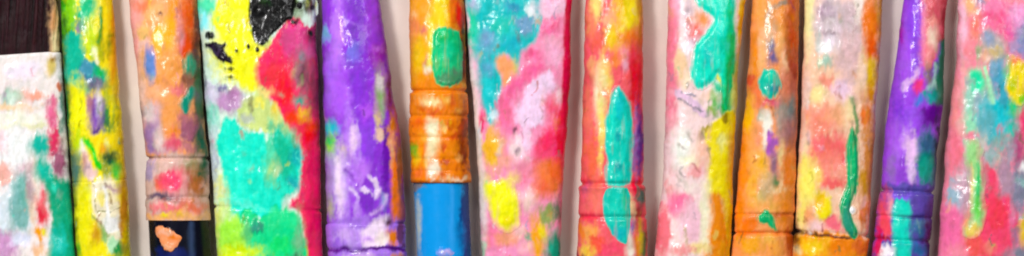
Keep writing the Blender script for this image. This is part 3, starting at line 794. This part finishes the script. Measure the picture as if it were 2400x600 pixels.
# ------------------------------------------------------------------ 10: slim orange brush
b = Brush(10, [(0, 1764, 1874), (150, 1756, 1871), (300, 1741, 1867), (450, 1729, 1863), (600, 1716, 1857)], 52, 2.1, 0.0,
          (243, 156, 98), [
    E(1785, 40, 16, 60, (250, 165, 95)), E(1832, 300, 20, 70, (200, 148, 128)), E(1790, 425, 20, 30, (226, 180, 130)), E(1784, 105, 16, 34, (244, 178, 145)), E(1836, 190, 10, 40, (222, 150, 120)), E(1830, 430, 12, 26, (246, 190, 140)), E(1780, 232, 14, 20, (206, 150, 120)), S([(1798, 60), (1802, 30), (1822, 10), (1845, 0)], 6, (152, 132, 112)), E(1826, 56, 15, 44, (255, 150, 70)),
    E(1856, 70, 15, 140, (192, 90, 50)), E(1855, 95, 8, 22, (215, 80, 30)), E(1845, 125, 7, 30, (160, 90, 50)), E(1800, 84, 14, 20, (250, 196, 160)),  # red-brown right edge carries painted shade
    E(1768, 120, 10, 60, (250, 140, 50)), E(1800, 108, 12, 12, (172, 150, 140)), E(1808, 132, 13, 22, (106, 92, 140)), E(1838, 142, 6, 28, (244, 190, 150), rot=-12),
    E(1855, 215, 10, 50, (190, 100, 80)), E(1760, 195, 10, 20, (215, 90, 60)),
    E(1805, 243, 28, 9, (226, 90, 112)), E(1842, 262, 22, 34, (142, 146, 136)), E(1785, 272, 16, 20, (190, 180, 160)), E(1794, 292, 15, 26, (252, 238, 224)), E(1790, 330, 14, 24, (250, 225, 205)),
    E(1750, 275, 15, 50, (252, 182, 10)), E(1744, 380, 15, 80, (255, 140, 30)), E(1770, 350, 14, 60, (250, 165, 95)),
    E(1804, 342, 12, 34, (166, 88, 176)), E(1802, 330, 6, 10, (190, 100, 205)), E(1814, 392, 11, 34, (142, 102, 122)), E(1850, 310, 20, 40, (162, 112, 112)), E(1828, 365, 8, 24, (246, 210, 150)),
    E(1818, 424, 8, 12, (66, 120, 70)), E(1822, 442, 11, 6, (250, 235, 190)), E(1848, 400, 14, 50, (235, 130, 60)),
    E(1785, 380, 12, 30, (250, 180, 60)), E(1785, 460, 16, 16, (192, 172, 112)), E(1806, 478, 22, 16, (252, 182, 100)), E(1830, 460, 18, 22, (240, 160, 90)),
    E(1735, 500, 14, 60, (255, 135, 20)), E(1842, 500, 18, 40, (246, 140, 60)), E(1832, 503, 30, 3, (170, 70, 30), w=0.3), E(1775, 546, 60, 4, (235, 110, 10), w=0.4),
    E(1760, 575, 24, 20, (250, 165, 60)), E(1812, 580, 20, 26, (250, 160, 80)), E(1850, 570, 10, 40, (200, 90, 40)),
    E(1786, 130, 10, 40, (252, 178, 120)), E(1822, 100, 8, 30, (255, 175, 110)), E(1775, 215, 12, 26, (235, 120, 70)), E(1858, 160, 9, 26, (170, 70, 50)), E(1795, 430, 12, 20, (200, 170, 130)), E(1765, 430, 12, 40, (252, 175, 80)), E(1850, 255, 8, 20, (120, 130, 130)),
    E(1775, 320, 8, 30, (240, 150, 110)), E(1812, 60, 8, 26, (205, 150, 110)), E(1838, 210, 8, 30, (215, 125, 95)), E(1756, 530, 18, 14, (246, 120, 40)), E(1800, 560, 14, 10, (255, 185, 90)),
], 'slim orange brush with round teal daub between the pale pink and peach brushes', crimps=[(502, 2.5, 3), (546, 4, 4)])
b.tip(545, flat=False)
b.ferrule(547, 770, narrow=0.8, k=1.02)
b.handle(755, (200, 120, 50), k0=0.66)
b.daub(E(1803, 196, 25, 36, (18, 192, 166)), [E(1812, 206, 14, 9, (30, 130, 150)), E(1800, 178, 12, 10, (30, 205, 170)), E(1822, 180, 7, 16, (90, 190, 160))], thick=7, w=0.5, edge=10, label='round teal daub')
b.daub(P([(1775, 506), (1796, 490), (1809, 505), (1819, 534), (1814, 541), (1796, 524), (1780, 520)], (8, 176, 110)), thick=5, w=0.4, label='small green daub')

# ------------------------------------------------------------------ 11: peach flat brush with green drip
b = Brush(11, [(0, 1888, 2068), (150, 1882, 2061), (300, 1877, 2050), (450, 1868, 2040), (545, 1863, 2034), (600, 1860, 2030)], 50, 2.7, 0.07,
          (249, 198, 168), [
    E(1893, 40, 13, 80, (250, 236, 172)), E(1955, 50, 50, 76, (212, 192, 197)), E(1932, 22, 16, 16, (168, 142, 158)), E(1934, 20, 8, 7, (205, 180, 195)),
    E(1940, 76, 18, 6, (150, 128, 138)), E(1944, 100, 20, 14, (236, 222, 232)), E(1928, 116, 15, 13, (255, 253, 250)), E(1932, 142, 18, 13, (162, 196, 176)), E(1916, 90, 6, 16, (170, 185, 175)),
    E(1992, 110, 25, 90, (214, 180, 180)), E(1985, 50, 16, 30, (200, 178, 182)), E(1975, 150, 22, 20, (220, 185, 185)),
    E(2014, 12, 12, 26, (250, 226, 216)), E(2042, 55, 20, 80, (255, 124, 18)), E(2062, 30, 7, 60, (215, 150, 50)), E(2040, 110, 12, 26, (235, 95, 15)), E(2038, 178, 17, 42, (250, 196, 20)), E(2034, 216, 12, 20, (226, 150, 40)),
    E(2016, 170, 10, 40, (250, 205, 180)), E(1936, 190, 17, 14, (248, 150, 130)), E(1915, 228, 16, 20, (251, 220, 155)), E(1970, 212, 24, 24, (231, 196, 216)), E(1890, 220, 9, 50, (250, 205, 190)),
    E(1922, 285, 44, 40, (250, 140, 118)), E(1960, 270, 24, 20, (250, 170, 130)), E(1990, 260, 12, 20, (240, 215, 165)), E(2030, 270, 14, 36, (230, 120, 60)),
    P([(1890, 325), (1940, 318), (1985, 330), (1984, 385), (1935, 395), (1892, 380)], (245, 108, 108), soft=9), E(1940, 400, 40, 40, (247, 134, 118)), E(1885, 350, 10, 50, (250, 210, 190)), E(1960, 402, 30, 14, (246, 156, 136)), E(1945, 430, 32, 13, (246, 106, 102)),
    E(1890, 425, 24, 58, (246, 232, 112)), E(1884, 490, 14, 40, (240, 222, 120)), E(1930, 486, 20, 30, (255, 220, 20)), E(1920, 470, 14, 20, (250, 195, 40)), E(1898, 510, 10, 24, (240, 165, 120)), E(1912, 526, 13, 15, (251, 200, 200)), E(1952, 526, 26, 20, (246, 112, 126)),
    E(2034, 380, 15, 110, (216, 140, 70)), E(2022, 430, 12, 40, (210, 150, 50)), E(2020, 500, 12, 30, (220, 125, 70)),
    P([(1850, 552), (2040, 560), (2040, 640), (1850, 640)], (250, 150, 50)), E(1905, 578, 32, 22, (255, 200, 40)), E(1970, 580, 30, 24, (251, 132, 50)), E(1870, 590, 8, 10, (250, 215, 160)), E(1935, 562, 14, 8, (255, 175, 60)),
    E(2012, 575, 16, 20, (226, 110, 60)), E(1866, 560, 6, 22, (70, 40, 20)),
    S([(1858, 540), (1900, 548), (1960, 556), (2000, 558)], 3, (80, 44, 34), w=0.5, h=-3),
    S([(1994, 232), (2000, 262), (2006, 310)], 4, (120, 150, 100)),
], 'broad peach brush with a long green drip beside its orange right edge', crimps=[(547, 4, 4)], flecks=34)
b.tip(546)
b.ferrule(549, 780, narrow=0.7, k=1.02)
b.handle(765, (200, 150, 90), k0=0.48)
b.daub(P([(1996, 296), (2006, 325), (2011, 390), (2005, 440), (1996, 468), (1990, 492), (1997, 514), (2008, 540), (2003, 560), (1985, 550), (1970, 520), (1966, 482),
          (1976, 455), (1984, 430), (1982, 350)], (8, 172, 112)), [E(1980, 520, 12, 40, (50, 150, 120)), E(1998, 380, 6, 50, (10, 185, 115)), E(1998, 320, 6, 20, (60, 150, 90))],
       thick=7, w=0.3, label='long green drip')
b.daub(E(1996, 492, 8, 9, (252, 250, 248)), thick=5, w=0.3, label='small white dot')

# ------------------------------------------------------------------ 12: slim purple brush with pink side
b = Brush(12, [(0, 2119, 2219), (60, 2112, 2216), (150, 2099, 2213), (250, 2084, 2209), (300, 2076, 2203), (450, 2064, 2187), (600, 2043, 2177)], 52, 2.1, 0.05,
          (150, 76, 218), [
    E(2135, 60, 14, 100, (138, 72, 220)), E(2120, 130, 10, 60, (160, 90, 225)), E(2112, 75, 5, 30, (160, 40, 170)),
    P([(2164, -60), (2222, -60), (2218, 90), (2198, 104), (2188, 150), (2158, 157), (2158, 60)], (228, 112, 122)), E(2185, 85, 11, 24, (252, 210, 190)), E(2192, 30, 12, 20, (205, 85, 95)), E(2175, 130, 9, 20, (250, 150, 150)), E(2180, 50, 9, 10, (240, 150, 140)),  # the cream-pink spot is a highlight painted on the pink
    E(2161, 60, 5, 70, (250, 140, 180)), E(2212, 50, 8, 60, (166, 28, 48)),
    P([(2202, 104), (2220, 104), (2216, 245), (2180, 238), (2188, 190)], (8, 122, 94)), E(2170, 178, 10, 20, (140, 120, 110)),
    S([(2150, 166), (2132, 186), (2116, 214)], 5, (230, 190, 238), soft=5, w=1.3), E(2147, 204, 12, 16, (232, 66, 130)), S([(2190, 158), (2186, 190), (2176, 216)], 4, (170, 215, 200), soft=5, w=1.3),  # the first pale streak is a painted highlight
    E(2176, 226, 16, 14, (16, 165, 162)), E(2150, 238, 13, 10, (66, 122, 205)), E(2182, 266, 28, 24, (98, 20, 142)), E(2130, 280, 20, 30, (150, 80, 225)), E(2105, 270, 12, 40, (120, 60, 200)),
    E(2100, 340, 18, 50, (166, 100, 226)), E(2085, 400, 10, 34, (150, 105, 195)), E(2120, 400, 18, 40, (142, 70, 205)), E(2134, 352, 17, 42, (232, 190, 236)), E(2138, 410, 8, 28, (226, 190, 240)),
    E(2172, 380, 26, 66, (12, 132, 126)), E(2176, 335, 18, 20, (60, 100, 140)), E(2168, 400, 14, 24, (10, 160, 140)), E(2198, 360, 8, 70, (20, 50, 60)), E(2120, 440, 60, 6, (84, 28, 150)),
    P([(2040, 449), (2195, 455), (2185, 640), (2030, 640)], (90, 78, 165)), E(2105, 460, 26, 9, (130, 92, 225)),
    E(2072, 510, 17, 54, (232, 78, 98)), E(2084, 480, 6, 24, (240, 150, 165)),
    P([(2094, 470), (2116, 462), (2131, 480), (2132, 540), (2130, 640), (2092, 640), (2092, 540)], (0, 212, 188)), E(2110, 570, 14, 10, (40, 190, 180)),
    E(2156, 478, 22, 22, (92, 72, 162)), E(2150, 532, 20, 18, (56, 112, 155)), E(2160, 520, 12, 5, (110, 150, 190)), E(2174, 560, 12, 60, (60, 14, 92)), E(2150, 585, 16, 14, (60, 110, 170)),
    E(2074, 588, 16, 20, (251, 236, 240)), E(2054, 575, 10, 40, (214, 40, 98)), E(2065, 560, 16, 5, (180, 30, 60)), E(2145, 507, 30, 4, (60, 40, 120), w=0.4),
], 'slim purple brush with a pink upper right side and a turquoise stripe on its ferrule', crimps=[(448, 4.5, 4), (508, 3, 3), (563, 4, 4)], flecks=6)
b.tip(447, flat=False)
b.ferrule(449, 770, narrow=0.8, k=1.02)
b.handle(755, (70, 50, 110), k0=0.66)

# ------------------------------------------------------------------ 13: wide pink brush at the right edge
b = Brush(13, [(0, 2246, 2500), (150, 2242, 2490), (300, 2223, 2478), (450, 2209, 2464), (600, 2199, 2450)], 52, 2.8, 0.05,
          (242, 138, 156), [
    E(2257, 60, 11, 90, (250, 188, 206)), E(2284, 62, 16, 30, (250, 130, 112)), E(2276, 10, 16, 20, (250, 182, 130)), E(2298, 8, 10, 12, (150, 140, 165)), E(2270, 110, 16, 24, (250, 140, 150)),
    E(2345, 55, 44, 46, (250, 92, 138)), E(2330, 15, 30, 16, (250, 130, 170)), E(2320, 62, 16, 20, (244, 110, 150)), E(2395, 40, 34, 30, (250, 156, 206)), E(2362, 85, 12, 16, (240, 80, 150)), E(2398, 96, 30, 42, (138, 140, 186)), E(2372, 110, 10, 16, (180, 150, 190)),
    E(2322, 112, 30, 40, (178, 170, 165)), E(2315, 86, 14, 14, (148, 160, 188)), E(2330, 124, 20, 13, (214, 186, 130)), E(2290, 120, 8, 20, (160, 165, 130)), E(2305, 135, 9, 12, (236, 180, 150)),
    E(2288, 200, 22, 42, (58, 226, 168)), E(2268, 250, 14, 30, (90, 210, 175)), E(2292, 234, 20, 18, (158, 176, 182)), E(2272, 288, 24, 24, (152, 220, 180)),
    E(2337, 172, 22, 38, (80, 160, 192)), E(2335, 268, 46, 46, (8, 192, 202)), E(2320, 320, 30, 24, (40, 180, 190)), E(2382, 246, 22, 28, (20, 202, 140)), E(2372, 310, 14, 20, (20, 190, 170)),
    S([(2304, 160), (2318, 205), (2326, 240)], 5, (172, 238, 190)), E(2360, 190, 12, 40, (120, 220, 90)),
    E(2398, 282, 14, 32, (242, 60, 112)), E(2236, 250, 12, 70, (246, 142, 142)), E(2258, 205, 10, 50, (248, 165, 165)), E(2252, 300, 10, 26, (230, 170, 165)), E(2238, 360, 14, 50, (248, 120, 140)), E(2262, 355, 8, 26, (190, 190, 190)),
    E(2345, 335, 24, 18, (130, 175, 170)), E(2352, 388, 16, 44, (182, 140, 150)), E(2380, 350, 14, 40, (180, 70, 120)), E(2335, 370, 10, 20, (220, 180, 170)),
    E(2242, 455, 24, 42, (150, 176, 190)), E(2256, 412, 12, 6, (250, 246, 246), rot=-20), E(2245, 432, 16, 8, (215, 170, 185)),  # the small white mark is a painted highlight
    P([(2304, 392), (2330, 398), (2350, 448), (2376, 470), (2382, 560), (2330, 640), (2290, 600), (2292, 540), (2302, 470)], (249, 78, 110)), E(2335, 500, 22, 40, (250, 70, 90)),
    E(2388, 440, 24, 62, (130, 130, 152)), E(2398, 392, 12, 9, (250, 250, 252)), E(2392, 425, 14, 16, (140, 175, 175)), E(2370, 510, 9, 24, (225, 110, 150)), E(2396, 540, 14, 34, (226, 190, 72)), E(2385, 592, 30, 16, (130, 132, 150)), E(2378, 555, 9, 20, (160, 110, 140)),
    E(2230, 545, 34, 66, (250, 112, 160)), E(2282, 580, 26, 30, (250, 90, 90)), E(2312, 578, 14, 14, (250, 130, 120)), E(2262, 520, 8, 34, (250, 150, 110)), E(2245, 590, 20, 14, (252, 140, 160)),
    E(2272, 470, 6, 40, (190, 130, 120)), E(2262, 440, 14, 50, (190, 150, 165)), E(2355, 420, 18, 44, (175, 140, 160)), E(2320, 365, 20, 24, (150, 175, 175)), E(2300, 420, 9, 40, (200, 120, 130)), E(2310, 290, 18, 40, (100, 175, 185)), E(2350, 215, 12, 34, (70, 165, 185)), E(2300, 330, 12, 20, (190, 190, 180)), E(2365, 360, 12, 30, (160, 150, 165)), E(2268, 225, 8, 30, (150, 205, 185)), E(2325, 160, 10, 14, (120, 165, 190)),
], 'wide pink brush with mint, cyan and lime paint, at the right end of the row', flecks=40)
b.tip(640)
b.ferrule(645, 800, narrow=0.6, k=1.01, base=(190, 186, 180), layers=[])
b.handle(785, (190, 80, 110), k0=0.34)
b.daub(P([(2370, 134), (2396, 146), (2412, 190), (2400, 230), (2380, 246), (2354, 212), (2362, 170)], (242, 216, 20)),
       [E(2378, 140, 16, 10, (246, 130, 80)), E(2372, 200, 9, 14, (190, 205, 10)), E(2392, 232, 12, 10, (150, 215, 60))], thick=3, w=1.2, edge=14, blend=8, reach=12, label='yellow patch of paint')
b.daub(S([(2277, 345), (2283, 400), (2288, 460), (2286, 510), (2274, 542)], 15, (158, 216, 142)),
       [E(2294, 430, 7, 46, (60, 196, 110)), E(2276, 540, 14, 16, (242, 212, 110)), E(2290, 490, 8, 24, (110, 215, 90)), E(2272, 430, 5, 30, (235, 225, 140))], thick=3, w=1.5, edge=14, blend=10, reach=14, label='lime green drip')

# ------------------------------------------------------------------ the table
def add_table():
    me = bpy.data.meshes.new('tabletop')
    s = 1.5
    n = 24
    v, f = [], []
    for j in range(n + 1):
        for i in range(n + 1):
            v.append((-s + 2 * s * i / n, -s + 2 * s * j / n, 0))
    for j in range(n):
        for i in range(n):
            a = j * (n + 1) + i
            f.append((a, a + 1, a + n + 2, a + n + 1))
    me.from_pydata(v, [], f)
    me.materials.append(table_material())
    o = bpy.data.objects.new('tabletop', me)
    o['kind'] = 'structure'
    C.objects.link(o)


add_table()

# ------------------------------------------------------------------ light and camera
sc = bpy.context.scene
w = bpy.data.worlds.new('World')
sc.world = w
w.use_nodes = True
bg = w.node_tree.nodes['Background']
bg.inputs[0].default_value = (1.0, 0.98, 0.97, 1)
bg.inputs[1].default_value = WORLD


def area(name, loc, target, size, power, color):
    l = bpy.data.lights.new(name, 'AREA')
    l.shape = 'RECTANGLE'
    l.size, l.size_y = size
    l.energy = power
    l.color = color
    o = bpy.data.objects.new(name, l)
    C.objects.link(o)
    o.location = loc
    from mathutils import Vector
    o.rotation_euler = (Vector(target) - Vector(loc)).to_track_quat('-Z', 'Y').to_euler()
    return o


area('desk_lamp', (-0.48, 0.34, 1.14), (0, 0, 0), (0.22, 0.22), KEY, (1.0, 0.985, 0.975))
area('soft_lamp', (-0.5, 0.75, 1.15), (0, 0, 0), (0.7, 0.5), SOFT, (1.0, 0.995, 1.0))  # unseen large soft light, added to ease the shadows
area('fill_lamp', (0.44, 0.48, 1.22), (0, 0, 0), (0.5, 0.5), FILL, (1.0, 0.995, 1.0))  # unseen fill light, added to lift the gaps and right edges

cam = bpy.data.cameras.new('camera')
cam.sensor_width = 36
cam.lens = 36 * (CAM_Z - REF_Z) / 0.24
cam.clip_start = 0.05
cam.clip_end = 50
co = bpy.data.objects.new('camera', cam)
co.location = (0, 0, CAM_Z)
C.objects.link(co)
sc.camera = co
sc.cycles.filter_width = 2.0
sc.view_settings.view_transform = 'Standard'
sc.view_settings.look = 'None'
sc.view_settings.exposure = EXPO
sc.view_settings.gamma = 1
